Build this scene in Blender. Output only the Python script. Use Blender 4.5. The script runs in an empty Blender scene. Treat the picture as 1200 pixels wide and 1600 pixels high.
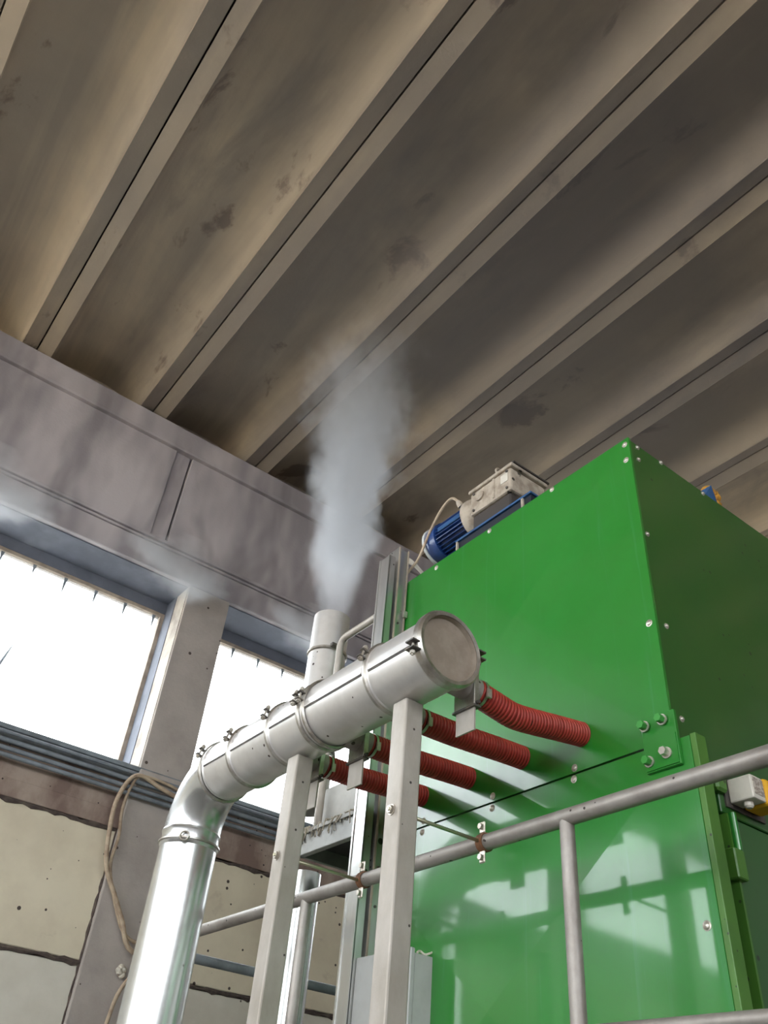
import bpy, bmesh, math, random
from mathutils import Vector, Matrix
random.seed(7)
scene = bpy.context.scene
PI = math.pi
CZ = 1.6                      # eye height; all builders below work relative to the eye, linked objects are lifted by CZ

# ------------------------------------------------------------------ camera
yaw, pitch, roll, FPX = math.radians(33.751), math.radians(39.393), math.radians(5.877), 1294.08
fw = Vector((math.sin(yaw)*math.cos(pitch), math.cos(yaw)*math.cos(pitch), math.sin(pitch)))
r0 = Vector((math.cos(yaw), -math.sin(yaw), 0)); u0 = r0.cross(fw)
rt = math.cos(roll)*r0 + math.sin(roll)*u0; up = -math.sin(roll)*r0 + math.cos(roll)*u0
cam = bpy.data.cameras.new('camera'); cam_o = bpy.data.objects.new('camera', cam)
scene.collection.objects.link(cam_o)
m = Matrix.Identity(4)
for i in range(3):
    m[i][0], m[i][1], m[i][2] = rt[i], up[i], -fw[i]
m[2][3] = CZ
cam_o.matrix_world = m
cam.sensor_fit = 'VERTICAL'; cam.sensor_height = 36.0; cam.lens = 36.0*FPX/1600.0
cam.clip_start = 0.02; cam.clip_end = 300
scene.camera = cam_o

# ------------------------------------------------------------------ world, light, exposure
SKY = 9.0
w = bpy.data.worlds.new('overcast_sky'); scene.world = w; w.use_nodes = True
bg = w.node_tree.nodes['Background']
bg.inputs[0].default_value = (0.96, 0.98, 1.0, 1); bg.inputs[1].default_value = SKY
sl = bpy.data.lights.new('sun', 'SUN'); sl.energy = 38.0; sl.angle = .02; sl.color = (1.0, .95, .86)      # unseen sun added behind the hall so the yard bounces light onto the ceiling
so = bpy.data.objects.new('sun', sl); scene.collection.objects.link(so)
so.rotation_euler = Vector((-1.0, -.04, -1.25)).to_track_quat('-Z', 'Y').to_euler()
scene.view_settings.view_transform = 'Standard'; scene.view_settings.look = 'None'
scene.view_settings.gamma = 1.0; scene.view_settings.use_curve_mapping = False
scene.view_settings.exposure = 0.22
cy = scene.cycles
cy.max_bounces = 7; cy.diffuse_bounces = 4; cy.glossy_bounces = 4; cy.transparent_max_bounces = 16
cy.volume_bounces = 2; cy.sample_clamp_indirect = 6.0; cy.volume_step_rate = 1.0
cy.use_denoising = True
def portal(name, loc, rot, sx, sy):
    l = bpy.data.lights.new(name, 'AREA'); l.shape = 'RECTANGLE'; l.size = sx; l.size_y = sy
    l.cycles.is_portal = True
    o = bpy.data.objects.new(name, l); scene.collection.objects.link(o)
    o.location = (loc[0], loc[1], loc[2]+CZ); o.rotation_euler = rot
    return o
YW, YG = 6.45, 6.93           # inner wall face and glazing plane
BAY = 6.0; COLX = 2.21; COLW = 0.43
bays = [(COLX+COLW+BAY*k, COLX+BAY*(k+1)) for k in range(-2, 2)]
for a, b in bays:
    portal('window_daylight', ((a+b)/2, YG+0.12, 3.33), (-PI/2, 0, 0), b-a, 1.7)
XL = -10.0                    # unseen side wall of the hall
BAND = (1.0, 4.7); bandbays = [(-8.6, -4.0), (-3.6, .9), (1.3, 5.9)]   # unseen window band added to light the ceiling ribs
BACK = (2.4, 5.2)
for a, b in bandbays:
    portal('window_daylight', (XL-0.35, (a+b)/2, (BAND[0]+BAND[1])/2), (0, -PI/2, 0), BAND[1]-BAND[0], b-a)
YB = -9.0                     # wall behind the viewer; its high windows are added for the duct highlight
backbays = [(-6.8, -2.2), (-1.8, 2.8)]
for a, b in backbays:
    portal('window_daylight', ((a+b)/2, YB-.35, (BACK[0]+BACK[1])/2), (PI/2, 0, 0), b-a, BACK[1]-BACK[0])

HC = 6.0; RIB0 = 0.099; RIBP = 1.234
# ------------------------------------------------------------------ materials
MATS = {}
def mk(name, col, rough=0.5, metal=0.0, var=None, vscale=3.0, vstretch=(1,1,1), vlo=0.42, vhi=0.62, spots=None, spot_scale=60, spot_size=0.12,
       bump=0.0, bscale=60, bstretch=(1,1,1), coat=0.0, coat_rough=0.05, rvar=0.0, extra=None, spec=0.5, detail=6, world=False, soot=None):
    mt = bpy.data.materials.new(name); mt.use_nodes = True
    nt = mt.node_tree; N = nt.nodes; L = nt.links
    p = N['Principled BSDF']
    p.inputs['Base Color'].default_value = (*col, 1); p.inputs['Roughness'].default_value = rough
    p.inputs['Metallic'].default_value = metal; p.inputs['Coat Weight'].default_value = coat
    p.inputs['Coat Roughness'].default_value = coat_rough; p.inputs['Specular IOR Level'].default_value = spec
    tc = N.new('ShaderNodeTexCoord')
    geo = N.new('ShaderNodeNewGeometry')
    src = geo.outputs['Position'] if world else tc.outputs['Object']
    def noise(scale, stretch, det=detail, r=0.6, dist=0.0):
        mp = N.new('ShaderNodeMapping'); mp.inputs['Scale'].default_value = stretch
        L.new(src, mp.inputs[0])
        n = N.new('ShaderNodeTexNoise'); n.inputs['Scale'].default_value = scale; n.inputs['Detail'].default_value = det
        n.inputs['Roughness'].default_value = r; n.inputs['Distortion'].default_value = dist
        L.new(mp.outputs[0], n.inputs['Vector']); return n
    def ramp(src, lo, hi):
        r = N.new('ShaderNodeMapRange'); r.inputs[1].default_value = lo; r.inputs[2].default_value = hi; L.new(src, r.inputs[0]); return r.outputs[0]
    def mix(f, a, b):
        x = N.new('ShaderNodeMix'); x.data_type = 'RGBA'
        L.new(f, x.inputs[0])
        for s, v in ((6, a), (7, b)):
            if isinstance(v, tuple): x.inputs[s].default_value = (*v, 1)
            else: L.new(v, x.inputs[s])
        return x.outputs[2]
    cur = col
    if var is not None:
        n = noise(vscale, vstretch); f = ramp(n.outputs[0], vlo, vhi)
        cur = mix(f, col, var)
        if rvar:
            mr = N.new('ShaderNodeMapRange'); mr.inputs[3].default_value = rough; mr.inputs[4].default_value = rough+rvar
            L.new(f, mr.inputs[0]); L.new(mr.outputs[0], p.inputs['Roughness'])
    if extra:
        for (c2, sc, st, lo, hi, amt) in extra:
            n = noise(sc, st, dist=0.4); f = ramp(n.outputs[0], lo, hi)
            mu = N.new('ShaderNodeMath'); mu.operation = 'MULTIPLY'; mu.inputs[1].default_value = amt; L.new(f, mu.inputs[0])
            cur = mix(mu.outputs[0], cur, c2)
    if soot:                              # soot bloom on the concrete around a point above the stack
        c_, r_in, r_out, col_, amt = soot
        vd = N.new('ShaderNodeVectorMath'); vd.operation = 'DISTANCE'; vd.inputs[1].default_value = c_; L.new(geo.outputs['Position'], vd.inputs[0])
        n = noise(.5, (1, 1, 1), dist=.3)
        ad = N.new('ShaderNodeMath'); ad.operation = 'MULTIPLY_ADD'; ad.inputs[1].default_value = 5.0; L.new(n.outputs[0], ad.inputs[0]); L.new(vd.outputs['Value'], ad.inputs[2])
        f = ramp(ad.outputs[0], r_out+2.5, r_in+2.5)
        mu = N.new('ShaderNodeMath'); mu.operation = 'MULTIPLY'; mu.inputs[1].default_value = amt; L.new(f, mu.inputs[0])
        cur = mix(mu.outputs[0], cur, col_)
    if spots is not None:
        v = N.new('ShaderNodeTexVoronoi'); v.inputs['Scale'].default_value = spot_scale
        L.new(tc.outputs['Object'], v.inputs['Vector'])
        v2 = N.new('ShaderNodeMath'); v2.operation = 'LESS_THAN'; v2.inputs[1].default_value = spot_size
        sep = N.new('ShaderNodeSeparateColor'); L.new(v.outputs['Color'], sep.inputs[0])
        ad = N.new('ShaderNodeMath'); ad.operation = 'MULTIPLY_ADD'; ad.inputs[1].default_value = 0.9; ad.inputs[2].default_value = -0.25
        L.new(sep.outputs[0], ad.inputs[0])
        sm = N.new('ShaderNodeMath'); sm.operation = 'ADD'; L.new(v.outputs['Distance'], sm.inputs[0]); L.new(ad.outputs[0], sm.inputs[1])
        L.new(sm.outputs[0], v2.inputs[0])
        cur = mix(v2.outputs[0], cur, spots)
    if not isinstance(cur, tuple): L.new(cur, p.inputs['Base Color'])
    if bump:
        n = noise(bscale, bstretch); b = N.new('ShaderNodeBump'); b.inputs['Strength'].default_value = bump; b.inputs['Distance'].default_value = 0.01
        L.new(n.outputs[0], b.inputs['Height']); L.new(b.outputs[0], p.inputs['Normal'])
        if coat: L.new(b.outputs[0], p.inputs['Coat Normal'])
    MATS[name] = mt
    return mt
mk('ceiling_concrete', (0.80, 0.64, 0.43), 0.85, var=(0.66, 0.52, 0.35), vscale=0.8, vstretch=(1, .3, 1), vlo=.38, vhi=.68,
   extra=[((0.25, 0.215, 0.19), .9, (1.1, .14, 1), .36, .54, .62), ((0.19, 0.165, 0.155), 1.0, (1.3, .45, 1), .54, .72, .7), ((0.15, 0.095, 0.065), 1.7, (1, .6, 1), .62, .67, .75)],
   soot=((3.2, 3.0, 7.6), 1.2, 5.6, (0.17, 0.15, 0.145), .8), world=True, bump=.25, bscale=30)
mk('wall_concrete', (0.56, 0.51, 0.52), 0.9, var=(0.33, 0.30, 0.315), vscale=1.0, vstretch=(1.4, 1, .5), vlo=.40, vhi=.60,
   extra=[((0.21, 0.185, 0.195), 1.2, (1.3, 1, .5), .50, .66, .75)], bump=.3, bscale=25, detail=3)
mk('column_concrete', (0.46, 0.41, 0.37), 0.9, var=(0.37, 0.325, 0.295), vscale=2, spots=(0.08, .06, .05), spot_scale=16, spot_size=-.02, bump=.3, bscale=30)
mk('column_return', (0.55, 0.50, 0.43), 0.9, var=(0.33, 0.29, 0.25), vscale=4, bump=.3, bscale=30)  # lighter column concrete: daylight on this side put into the colour
mk('cream_panel', (0.74, 0.66, 0.50), 0.7, var=(0.64, 0.56, 0.42), vscale=1.5, spots=(0.07, .05, .04), spot_scale=17, spot_size=.0,
   extra=[((0.30, 0.22, 0.16), 2.2, (1, 1, 1.5), .60, .74, .6)], bump=.15, bscale=20)
mk('pale_panel', (0.72, 0.68, 0.59), 0.7, var=(0.62, 0.58, 0.49), vscale=1.5, spots=(0.1, .08, .06), spot_scale=17, spot_size=-.05, bump=.15, bscale=20)
mk('brown_band', (0.38, 0.30, 0.245), 0.9, var=(0.20, 0.135, 0.11), vscale=2.5, vstretch=(1, 1, .6), spots=(0.05, .035, .03), spot_scale=26, spot_size=.0, bump=.5, bscale=18)
mk('joint_dirt', (0.07, 0.05, 0.045), 0.95, var=(0.13, 0.10, 0.08), vscale=12, bump=.6, bscale=40)
mk('soffit_blue', (0.17, 0.18, 0.22), 0.8, var=(0.125, 0.135, 0.165), vscale=2)  # bluish daylight on soffit and header put into the colour; jamb shares it
mk('sill_dark', (0.24, 0.27, 0.29), 0.8, var=(0.15, 0.165, 0.175), vscale=4, bump=.4, bscale=30)
mk('floor_concrete', (0.11, 0.095, 0.08), 0.8, var=(0.085, 0.075, 0.06), vscale=1.2, bump=.2, bscale=20)
mk('yard_ground', (0.42, 0.365, 0.285), 0.95, var=(0.36, 0.31, 0.24), vscale=.3)  # yard added out of view as a pale reflector for the ceiling
mk('asphalt', (0.055, 0.054, 0.052), 0.95, var=(0.04, 0.04, 0.04), vscale=.5)  # added dark surround, keeps bounce from the other sides low
mk('conduit_grey', (0.26, 0.29, 0.32), 0.6, var=(0.18, 0.20, 0.22), vscale=8)
mk('cable_beige', (0.52, 0.41, 0.29), 0.6, var=(0.36, 0.26, 0.18), vscale=14)
mk('cable_white', (0.62, 0.57, 0.48), 0.55)
mk('frame_beige', (0.45, 0.37, 0.29), 0.7, var=(.3, .24, .19), vscale=6)
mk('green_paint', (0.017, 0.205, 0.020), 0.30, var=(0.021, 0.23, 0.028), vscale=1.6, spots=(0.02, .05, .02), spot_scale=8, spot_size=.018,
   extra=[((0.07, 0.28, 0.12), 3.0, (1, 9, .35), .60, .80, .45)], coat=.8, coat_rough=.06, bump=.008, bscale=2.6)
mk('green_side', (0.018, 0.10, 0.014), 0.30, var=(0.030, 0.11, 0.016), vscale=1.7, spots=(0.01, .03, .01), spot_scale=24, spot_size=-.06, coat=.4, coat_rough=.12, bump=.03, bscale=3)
mk('green_frame', (0.075, 0.205, 0.028), 0.38, var=(0.06, 0.17, 0.024), vscale=5, spots=(0.03, .05, .02), spot_scale=34, spot_size=.0)
mk('bolt_zinc', (0.66, 0.62, 0.55), 0.38, .75, var=(.45, .40, .34), vscale=30)
mk('bolt_green', (0.05, 0.30, 0.05), 0.35)
mk('galvanised_duct', (0.80, 0.78, 0.76), 0.34, .65, var=(0.70, 0.67, 0.64), vscale=5, spots=(0.10, .08, .07), spot_scale=30, spot_size=-.03, rvar=.12, bump=.05, bscale=8)
mk('galvanised_shiny', (0.74, 0.75, 0.745), 0.27, .85, var=(0.64, 0.65, 0.645), vscale=4, vstretch=(1, 1, .3), spots=(0.2, .17, .15), spot_scale=30, spot_size=-.08)
mk('cap_dusty', (0.36, 0.30, 0.24), 0.75, .25, var=(0.29, 0.235, 0.185), vscale=14, spots=(.05, .04, .03), spot_scale=24, spot_size=.03)
mk('clamp_steel', (0.58, 0.56, 0.52), 0.36, .9, var=(.42, .38, .33), vscale=20)
mk('steel_dark', (0.13, 0.12, 0.115), 0.5, .7, var=(.22, .19, .16), vscale=20)
mk('post_steel', (0.50, 0.46, 0.415), 0.55, .3, var=(0.40, 0.36, 0.31), vscale=7, vstretch=(1, 1, .5), spots=(0.06, .05, .045), spot_scale=42, spot_size=.0, bump=.1, bscale=30)
mk('rail_steel', (0.39, 0.36, 0.33), 0.50, .5, var=(0.29, 0.26, 0.235), vscale=14, vstretch=(1, .5, .5), spots=(0.05, .04, .035), spot_scale=34, spot_size=.0, bump=.12, bscale=50)
mk('zinc_yellow', (0.52, 0.50, 0.36), 0.35, .85)
mk('red_hose', (0.27, 0.022, 0.017), 0.5, var=(0.21, 0.018, 0.014), vscale=20, spots=(.05, .01, .01), spot_scale=25, spot_size=.03, spec=.4)
mk('red_hose_rib', (0.40, 0.045, 0.03), 0.45, var=(.33, .035, .025), vscale=20)
mk('strut_zinc', (0.64, 0.64, 0.62), 0.30, .9, var=(.52, .52, .50), vscale=8, vstretch=(1, 1, .2), spots=(.1, .09, .08), spot_scale=20, spot_size=.04)
mk('cabinet_grey', (0.46, 0.465, 0.45), 0.5, var=(.40, .40, .385), vscale=6, spots=(.06, .05, .05), spot_scale=20, spot_size=-.02)
mk('housing_grey', (0.55, 0.54, 0.51), 0.6, .2, var=(.45, .44, .41), vscale=6, spots=(.12, .1, .09), spot_scale=22, spot_size=.05)
mk('housing_frame', (0.40, 0.40, 0.385), 0.5, .4, var=(.3, .3, .29), vscale=6)
mk('housing_inside', (0.05, 0.05, 0.05), 0.8)
mk('motor_blue', (0.018, 0.065, 0.24), 0.35, var=(0.012, 0.04, 0.15), vscale=9, coat=.3)
mk('motor_void', (0.010, 0.014, 0.026), 0.7)  # near-black: shade of the motor base recess put into the colour
mk('motor_blue_frame', (0.03, 0.11, 0.27), 0.45, var=(.02, .07, .19), vscale=9)
mk('motor_rim', (0.62, 0.64, 0.64), 0.5)
mk('gearbox_cast', (0.50, 0.43, 0.35), 0.7, .2, var=(0.33, 0.27, 0.21), vscale=16, spots=(.06, .05, .04), spot_scale=20, spot_size=.06, bump=.3, bscale=40)
mk('gearbox_dark', (0.05, 0.04, 0.035), 0.7)
mk('yellow_rust', (0.62, 0.30, 0.03), 0.7, var=(.36, .17, .03), vscale=30, bump=.5, bscale=60)
mk('switch_white', (0.66, 0.62, 0.54), 0.5, var=(.55, .51, .44), vscale=12)
mk('switch_yellow', (0.80, 0.42, 0.015), 0.5)
mk('switch_print', (0.30, 0.25, 0.21), 0.6, var=(.55, .5, .43), vscale=130, vlo=.48, vhi=.54)
mk('fibre', (0.80, 0.75, 0.64), 0.9, var=(.45, .40, .32), vscale=60)
mk('rust', (0.20, 0.085, 0.035), 0.8, var=(.1, .05, .03), vscale=40)
def pane_material():
    mt = bpy.data.materials.new('channel_glass'); mt.use_nodes = True
    nt = mt.node_tree; N = nt.nodes; L = nt.links; N.remove(N['Principled BSDF'])
    out = N['Material Output']
    tr = N.new('ShaderNodeBsdfTransparent'); tr.inputs[0].default_value = (.95, .97, .98, 1)
    tl = N.new('ShaderNodeBsdfTranslucent'); tl.inputs[0].default_value = (.92, .95, .96, 1)
    gl = N.new('ShaderNodeBsdfGlossy'); gl.inputs['Roughness'].default_value = .12
    a = N.new('ShaderNodeMixShader'); a.inputs[0].default_value = .10
    b = N.new('ShaderNodeMixShader'); b.inputs[0].default_value = .04
    L.new(tr.outputs[0], a.inputs[1]); L.new(tl.outputs[0], a.inputs[2])
    L.new(a.outputs[0], b.inputs[1]); L.new(gl.outputs[0], b.inputs[2]); L.new(b.outputs[0], out.inputs[0])
    MATS['channel_glass'] = mt
pane_material()

# ------------------------------------------------------------------ mesh helpers
class MB:
    def __init__(s): s.bm = bmesh.new()
    def box(s, x0, x1, y0, y1, z0, z1, bev=0.0, seg=1):
        b = bmesh.new() if bev else s.bm
        vs = [b.verts.new((x, y, z)) for x in (x0, x1) for y in (y0, y1) for z in (z0, z1)]
        for f in ((0, 1, 3, 2), (4, 6, 7, 5), (0, 4, 5, 1), (2, 3, 7, 6), (0, 2, 6, 4), (1, 5, 7, 3)):
            b.faces.new([vs[i] for i in f])
        if bev:
            bmesh.ops.bevel(b, geom=list(b.edges), offset=bev, segments=seg, affect='EDGES', profile=.5)
            s.merge(b)
        return s
    def merge(s, b):
        mp = {v: s.bm.verts.new(v.co) for v in b.verts}
        for f in b.faces:
            nf = s.bm.faces.new([mp[v] for v in f.verts]); nf.smooth = f.smooth
        b.free(); return s
    def poly(s, pts):
        s.bm.faces.new([s.bm.verts.new(p) for p in pts]); return s
    def prism(s, pts, d):                 # closed outline pts (3-D) extruded by vector d
        d = Vector(d); a = [s.bm.verts.new(p) for p in pts]; b = [s.bm.verts.new(Vector(p)+d) for p in pts]
        s.bm.faces.new(a[::-1]); s.bm.faces.new(b); n = len(a)
        for i in range(n): s.bm.faces.new((a[i], a[(i+1) % n], b[(i+1) % n], b[i]))
        return s
    def tube(s, pts, r, n=12, caps=True, closed=False):
        P = [Vector(p) for p in pts]; K = len(P)
        R = r if isinstance(r, (list, tuple)) else [r]*K
        rings = []; prev = None
        for i in range(K):
            if closed: t = (P[(i+1) % K]-P[i-1]).normalized()
            else: t = ((P[min(i+1, K-1)]-P[max(i-1, 0)])).normalized()
            if prev is None:
                a = Vector((0, 0, 1)) if abs(t.z) < .9 else Vector((1, 0, 0)); u = t.cross(a).normalized()
            else:
                u = (prev-t*prev.dot(t)).normalized()
            prev = u; v = t.cross(u)
            rings.append([s.bm.verts.new(P[i]+R[i]*(math.cos(2*PI*k/n)*u+math.sin(2*PI*k/n)*v)) for k in range(n)])
        for i in range(K if closed else K-1):
            A, B = rings[i], rings[(i+1) % K]
            for k in range(n):
                f = s.bm.faces.new((A[k], A[(k+1) % n], B[(k+1) % n], B[k])); f.smooth = True
        if caps and not closed:
            s.bm.faces.new(rings[0][::-1]); s.bm.faces.new(rings[-1])
        return s
    def lathe(s, prof, o, d, n=32, smooth=True, closed=False):   # prof: (radius, distance along d)
        o = Vector(o); d = Vector(d).normalized(); a = Vector((0, 0, 1)) if abs(d.z) < .9 else Vector((1, 0, 0))
        u = d.cross(a).normalized(); v = d.cross(u); rings = []
        for (r, h) in prof:
            if r < 1e-6: rings.append([s.bm.verts.new(o+d*h)])
            else: rings.append([s.bm.verts.new(o+d*h+r*(math.cos(2*PI*k/n)*u+math.sin(2*PI*k/n)*v)) for k in range(n)])
        pr = list(zip(rings, rings[1:]))
        if closed: pr.append((rings[-1], rings[0]))
        for A, B in pr:
            if len(A) == 1 and len(B) == 1: continue
            for k in range(n):
                if len(A) == 1: f = s.bm.faces.new((A[0], B[(k+1) % n], B[k]))
                elif len(B) == 1: f = s.bm.faces.new((A[k], A[(k+1) % n], B[0]))
                else: f = s.bm.faces.new((A[k], A[(k+1) % n], B[(k+1) % n], B[k]))
                f.smooth = smooth
        return s
    def hexnut(s, o, d, r=.012, h=.009):
        o = Vector(o); d = Vector(d).normalized()
        return s.lathe([(0, 0), (r, 0), (r, h), (0, h)], o, d, 6, False)
def link(o, parent=None):
    scene.collection.objects.link(o)
    if parent is not None: o.parent = parent
    return o
ORIG = {}
def obj(name, mb, mat, parent=None, origin=None, kind=None, label=None, bevel=0.0, solid=0.0):
    bm = mb.bm; bmesh.ops.recalc_face_normals(bm, faces=list(bm.faces))
    for e in bm.edges:
        if len(e.link_faces) == 2 and e.calc_face_angle(0) > .6: e.smooth = False
    if parent is not None: org = ORIG[parent.name]
    elif origin is not None: org = Vector(origin)
    else:
        xs = [v.co for v in bm.verts]
        org = Vector(((min(c.x for c in xs)+max(c.x for c in xs))/2, (min(c.y for c in xs)+max(c.y for c in xs))/2, min(c.z for c in xs)))
    for v in bm.verts: v.co -= org
    me = bpy.data.meshes.new(name); bm.to_mesh(me); bm.free()
    me.materials.append(MATS[mat])
    o = bpy.data.objects.new(name, me); link(o, parent)
    if parent is None: o.location = org+Vector((0, 0, CZ))
    ORIG[o.name] = org
    if kind: o['kind'] = kind
    if label: o['label'] = label
    if bevel:
        b = o.modifiers.new('bevel', 'BEVEL'); b.width = bevel; b.segments = 2; b.limit_method = 'ANGLE'
    return o
def thing(name, base, label, cat=None, group=None, kind=None):
    o = bpy.data.objects.new(name, None); link(o); o.empty_display_size = .1
    ORIG[o.name] = Vector(base); o.location = Vector(base)+Vector((0, 0, CZ))
    o['label'] = label
    if cat: o['category'] = cat
    if group: o['group'] = group
    if kind: o['kind'] = kind
    return o
def tag(o, label, cat=None, group=None, kind=None):
    o['label'] = label
    if cat: o['category'] = cat
    if group: o['group'] = group
    if kind: o['kind'] = kind
    return o
def copy_part(src, parent, dx=0, dy=0, dz=0, name=None):
    c = src.copy(); link(c, parent); c.location = src.location+Vector((dx, dy, dz)); ORIG[c.name] = ORIG[src.name]
    return c
def bez(pts, n=8):                      # Catmull-Rom through pts
    P = [Vector(p) for p in pts]; P = [2*P[0]-P[1]]+P+[2*P[-1]-P[-2]]; out = []
    for i in range(1, len(P)-2):
        for k in range(n):
            t = k/n; a, b, c, d = P[i-1:i+3]
            out.append(.5*((2*b)+(c-a)*t+(2*a-5*b+4*c-d)*t*t+(3*b-a-3*c+d)*t**3))
    out.append(P[-2]); return out

# ================================================================== SETTING
XR = 11.5
# ---- floor, and unseen yard added to bounce light in
tag(obj('floor', MB().box(XL-.4, XR+.4, YB-.4, YW+.6, -CZ-.2, -CZ), 'floor_concrete', kind='structure'), 'bare grey concrete hall floor below the picture', kind='structure')
tag(obj('ground', MB().box(-70, XL-2.5, -25, 25, -CZ-.5, -CZ-.20), 'yard_ground', kind='structure'), 'pale gravel yard outside the side windows', kind='structure')
tag(obj('ground', MB().box(-70, 60, -70, 70, -CZ-.8, -CZ-.51), 'asphalt', kind='structure'), 'dark asphalt around the hall', kind='structure')
# ---- ceiling of ribbed precast slabs
ceil = thing('ceiling', (0, 0, HC), 'sooty precast concrete ceiling of long ribbed slabs', kind='structure')
half = [(.007, .036), (.135, .002), (.140, 0), (.147, .010)]+[(.149+.34*(1-math.cos(t)), .018+.265*math.sin(t)) for t in [math.radians(q) for q in (4, 16, 28, 40, 52, 64, 76, 88)]]+[(RIBP/2, .2835)]
prof = half+[(RIBP-x, z) for x, z in half[-2::-1]]
def slab_mesh():
    b = MB(); bm = b.bm; ya, yb = YB-.3, YW+.25
    ys = [ya, yb]
    A = [[bm.verts.new((x, y, z)) for (x, z) in prof] for y in ys]
    T = [[bm.verts.new((x, y, .46)) for x in (.007, RIBP-.007)] for y in ys]
    for i in range(len(prof)-1):
        f = bm.faces.new((A[0][i], A[0][i+1], A[1][i+1], A[1][i])); f.smooth = 3 <= i < len(prof)-4
    for e in (0, 1):
        bm.faces.new(A[e]+T[e][::-1])
    bm.faces.new((T[0][0], T[0][1], T[1][1], T[1][0])); bm.faces.new((A[0][0], T[0][0], T[1][0], A[1][0])); bm.faces.new((A[0][-1], T[0][1], T[1][1], A[1][-1]))
    return b
first = None
k0 = -8
for k in range(k0, 10):
    xk = RIB0+k*RIBP
    if first is None:
        b = slab_mesh()
        for v in b.bm.verts: v.co += Vector((xk, 0, HC))
        first = obj('ceiling_slab', b, 'ceiling_concrete', ceil)
    else: copy_part(first, ceil, dx=(k-k0)*RIBP)
obj('end_closure', MB().box(RIB0+k0*RIBP, RIB0+10*RIBP, YW+.251, YW+.5, HC-.001, HC+.47).box(RIB0+k0*RIBP, RIB0+10*RIBP, YB-.5, YB-.301, HC, HC+.47), 'ceiling_concrete', ceil)
obj('joint_fill', MB().box(RIB0+k0*RIBP, RIB0+10*RIBP, YB-.3, YW+.25, HC+.33, HC+.47), 'joint_dirt', ceil)
# ---- far wall with windows
wall = thing('wall_far', (0, YW, -CZ), 'stained concrete far wall with window bays and cream panels', kind='structure')
cols = [COLX+BAY*k for k in range(-2, 2)]
XA, XB = XL-.4, XR+.4
obj('top_band', MB().box(XA, XB, YW-.03, YW+.5, 5.74, HC-.001).box(XA, XB, YW-.05, YW+.02, 5.70, 5.74), 'wall_concrete', wall, bevel=.008)
seams = [1.87+BAY*k for k in range(-1, 2)]
edges = [XA]+seams+[XB]
for a, b in zip(edges, edges[1:]):
    obj('beam_panel', MB().box(a+.008, b-.17, YW, YW+.5, 4.60, 5.71), 'wall_concrete', wall, bevel=.006)
    obj('beam_panel_edge', MB().box(b-.17, b-.012, YW+.018, YW+.5, 4.60, 5.71), 'wall_concrete', wall, bevel=.006)
obj('moulding', MB().box(XA, XB, YW-.05, YW+.3, 4.565, 4.60).box(XA, XB, YW-.03, YW+.3, 4.535, 4.56), 'wall_concrete', wall, bevel=.008)
obj('fascia_beam', MB().box(XA, XB, YW-.015, YW+.56, 4.28, 4.535), 'wall_concrete', wall, bevel=.015)
obj('window_header', MB().box(XA, XB, YG-.02, YG+.1, 4.15, 4.29), 'wall_concrete', wall)
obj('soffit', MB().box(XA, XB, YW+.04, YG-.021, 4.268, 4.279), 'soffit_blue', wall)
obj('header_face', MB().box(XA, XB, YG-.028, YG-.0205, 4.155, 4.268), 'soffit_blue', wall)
obj('sill', MB().box(XA, XB, YW-.02, YG+.15, 2.36, 2.495).box(XA, XB, YW-.045, YW+.1, 2.45, 2.487), 'sill_dark', wall, bevel=.006)
obj('rough_band', MB().box(XA, XB, YW, YW+.4, 2.0, 2.365).box(XA, XB, YW-.008, YW+.4, 2.0, 2.13), 'brown_band', wall, bevel=.006)
for c in cols:
    if c > XR: continue
    obj('column', MB().box(c, c+COLW, YW, YG+.1, 2.48, 4.285), 'column_concrete', wall, bevel=.008)
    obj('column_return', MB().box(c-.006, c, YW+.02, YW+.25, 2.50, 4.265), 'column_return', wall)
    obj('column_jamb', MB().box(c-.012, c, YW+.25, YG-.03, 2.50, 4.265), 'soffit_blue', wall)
    obj('column_foot', MB().box(c-.04, c+COLW+.02, YW-.035, YW+.3, -CZ, 2.30), 'column_concrete', wall, bevel=.008)
    obj('column_collar', MB().box(c-.01, c+COLW+.06, YW-.06, YW+.2, 2.33, 2.475), 'column_concrete', wall, bevel=.012)
for a, b in bays:
    a2, b2 = a+.035, b-.045
    for (z0, z1, mt) in ((1.095, 1.985, 'cream_panel'), (0.15, 1.065, 'pale_panel'), (-CZ, .12, 'pale_panel')):
        obj('wall_panel', MB().box(a2, b2, YW+.012, YW+.3, z0, z1, .006), mt, wall)
obj('panel_joint', MB().box(XA, XB, YW+.03, YW+.4, -CZ, 2.01), 'joint_dirt', wall)
def ridge(p0, p1, r0_, r1_, n):
    P = [Vector(p0).lerp(Vector(p1), i/n)+Vector((random.uniform(-.004, .004), 0, random.uniform(-.008, .008))) for i in range(n+1)]
    return MB().tube(P, [random.uniform(r0_, r1_) for _ in P], 6)
for a, b in bays:
    for z in (1.99, 1.08):
        obj('dirt_ridge', ridge((a+.03, YW+.012, z), (b-.04, YW+.012, z), .006, .026, 90), 'joint_dirt', wall)
    obj('dirt_ridge', ridge((b-.045, YW+.008, .2), (b-.045, YW+.008, 1.98), .004, .015, 40), 'joint_dirt', wall)
    obj('dirt_ridge', ridge((a+.035, YW+.008, .2), (a+.035, YW+.008, 1.98), .004, .015, 40), 'joint_dirt', wall)
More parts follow.
